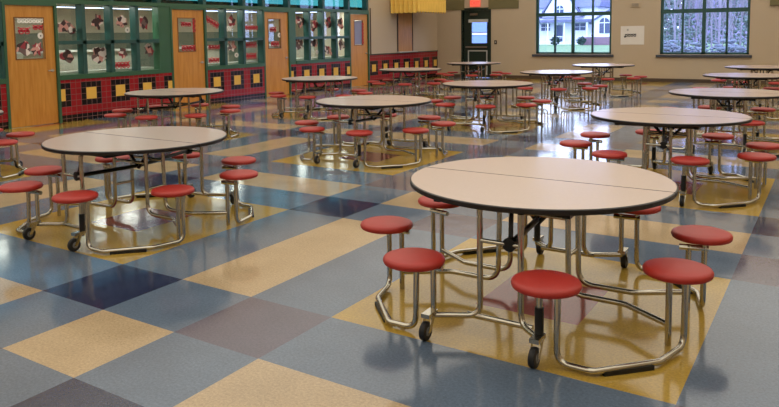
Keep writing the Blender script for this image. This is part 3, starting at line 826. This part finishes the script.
def place_tree(lst, nm, x, y, sc, lab, grp):
    s = rnd.randrange(len(lst)); p = lst[s]
    if (nm, s) not in used: used.add((nm, s)); t = p
    else: t = copy_tree(p)
    t.location = (x, y, GZ); t.rotation_euler = (0, 0, rnd.uniform(0, 6.28)); t.scale = (sc*.55, sc*.55, sc)
    tag(t, lab, 'tree', grp)
N = 28
for k in range(N):
    u = (k*.618034) % 1.0
    y = 34+38*(k/N); x = ray_x(-.75+3.1*u, y)
    place_tree(protos, 'b', x, y, rnd.uniform(.9, 1.4), 'bare grey tree with fine upright twigs in the wood outside the right big window', 'bare trees outside the right window')
for k in range(9):
    u = (.04, .12, .2, .33, .5, .62, .75, .88, .97)[k]; y = (50, 46, 58, 74, 78, 76, 80, 66, 74)[k]
    place_tree(protos_e, 'e', ray_x(-.6+2.9*u, y), y, rnd.uniform(.8, 1.2), 'dull green conifer among the bare trees outside the right big window', 'conifers outside the right window')
for lst, nm in ((protos, 'b'), (protos_e, 'e')):
    for s, p in enumerate(lst):
        if (nm, s) not in used:
            for c in list(p.children): bpy.data.objects.remove(c)
            bpy.data.objects.remove(p)
ub = nb(); rnd = random.Random(21)
for k in range(1500):
    y = rnd.uniform(31.5, 34); x = ray_x(rnd.uniform(-1.2, 2.9), y); sc = rnd.uniform(.08, .22)
    mtx = Matrix.Translation((x, y, GZ+rnd.uniform(0, 1.25)*rnd.random()**.4)) @ Matrix.Rotation(rnd.uniform(0, 6), 4, 'Z') @ Matrix.Rotation(rnd.uniform(0, 3), 4, 'X') @ Matrix.Diagonal((sc, sc*.5, sc*.35, 1))
    bmesh.ops.create_icosphere(ub, subdivisions=1, radius=1, matrix=mtx)
tag(obj('undergrowth', ub, mat('blue grey bramble leaves', (104, 114, 124), .9, var=.35, vscale=2)), 'tangled blue grey undergrowth along the edge of the wood outside the right window', 'undergrowth', kind='stuff')
b2 = empty('sky_blocker', (ray_x(-6.5, 42), 42, GZ)); tag(b2, 'added blue building block hiding bright sky behind the dark green exit door pane', 'building')  # made-up building, placed so the pane reads blue instead of blown-out sky
boxes('wall', [(-4.5, .9, 0, 6, 0, 4.2)], mat('blue sky blocker', (118, 142, 200), .6, var=.05), b2)
boxes('roof', [(-4.8, 1.2, -.4, 6.4, 4.2, 4.6)], M['shingle'], b2)
boxes('trim_board', [(-4.5, .9, -.05, 0, 1.55, 1.66)], M['siding'], b2)
# wooded rise behind
bm = nb(); rnd = random.Random(5); n = 60; prev = None
for k in range(n+1):
    x = -14+k*.9; hgt = 9+2.5*math.sin(k*.35)+rnd.uniform(-1.2, 1.2); y = 98+3*math.sin(k*.5)
    cur = [bm.verts.new((x, y, GZ)), bm.verts.new((x, y+4, hgt*.55)), bm.verts.new((x, y+12, hgt)), bm.verts.new((x, y+26, GZ))]
    if prev:
        for r in range(3): bm.faces.new((prev[r], cur[r], cur[r+1], prev[r+1]))
    prev = cur
wr = mat('distant bare woodland', (118, 112, 138), .95, var=.45, vscale=1.2, bump=.8, bscale=3)
struct(obj('terrain_wooded_rise', bm, wr), 'wooded rise behind the bare trees')

# ------------------------------------------------------------------ light
W = bpy.data.worlds.new('World'); S.world = W; W.use_nodes = True
nt = W.node_tree; bg = nt.nodes['Background']
tc = nt.nodes.new('ShaderNodeTexCoord'); ns = nt.nodes.new('ShaderNodeTexNoise'); ns.inputs['Scale'].default_value = 2.5; ns.inputs['Detail'].default_value = 5
cr = nt.nodes.new('ShaderNodeValToRGB'); cr.color_ramp.elements[0].color = (*lin((158, 172, 252)), 1); cr.color_ramp.elements[1].color = (*lin((226, 236, 255)), 1)
cr.color_ramp.elements[0].position = .35; cr.color_ramp.elements[1].position = .7
nt.links.new(tc.outputs['Generated'], ns.inputs['Vector']); nt.links.new(ns.outputs['Fac'], cr.inputs['Fac']); nt.links.new(cr.outputs['Color'], bg.inputs['Color'])
bg.inputs['Strength'].default_value = 6.8

def area(x, y, z, sx, sy, p, col=(1, .965, .92), rot=(0, 0, 0)):
    l = bpy.data.lights.new('unseen_area_lamp', 'AREA'); l.shape = 'RECTANGLE'; l.size = sx; l.size_y = sy; l.energy = p; l.color = col
    o = bpy.data.objects.new('unseen_area_lamp', l); COL.objects.link(o); o.location = (x, y, z); o.rotation_euler = rot
for i in range(5):
    for j in range(8):
        area(-6.3+i*3.2, -6.5+j*3.5, ZC-1.9, 3.1, 3.4, 58, rot=(math.pi, 0, 0))  # unseen upward sheets added to wash the ceiling with even light
for y in (1, 4, 6.5, 9.5, 12.5, 14.8): area(-8.72, y, 2.31, .4, 1.8, 44)

# ------------------------------------------------------------------ camera
f_, py_, px_ = 715.94, 97.44, 389.5-18.797
yaw, pitch, roll = -.5814007, .0885411, -.0140802
cy, sy = math.cos(yaw), math.sin(yaw)
fw = Vector((sy*math.cos(pitch), cy*math.cos(pitch), -math.sin(pitch)))
r = Vector((cy, -sy, 0)); u = r.cross(fw)
r2 = r*math.cos(roll)+u*math.sin(roll); u2 = -r*math.sin(roll)+u*math.cos(roll)
cd = bpy.data.cameras.new('camera'); cam = bpy.data.objects.new('camera', cd); COL.objects.link(cam)
mw = Matrix((r2, u2, -fw)).transposed().to_4x4(); mw.translation = CAM
cam.matrix_world = mw
cd.sensor_width = 36; cd.lens = 36*f_/779; cd.shift_x = (389.5-px_)/779; cd.shift_y = -(203.5-py_)/779
cd.clip_end = 500; cd.clip_start = .05
S.camera = cam
S.view_settings.view_transform = 'Standard'; S.view_settings.look = 'None'; S.view_settings.gamma = 1; S.view_settings.use_curve_mapping = False
S.view_settings.exposure = 0
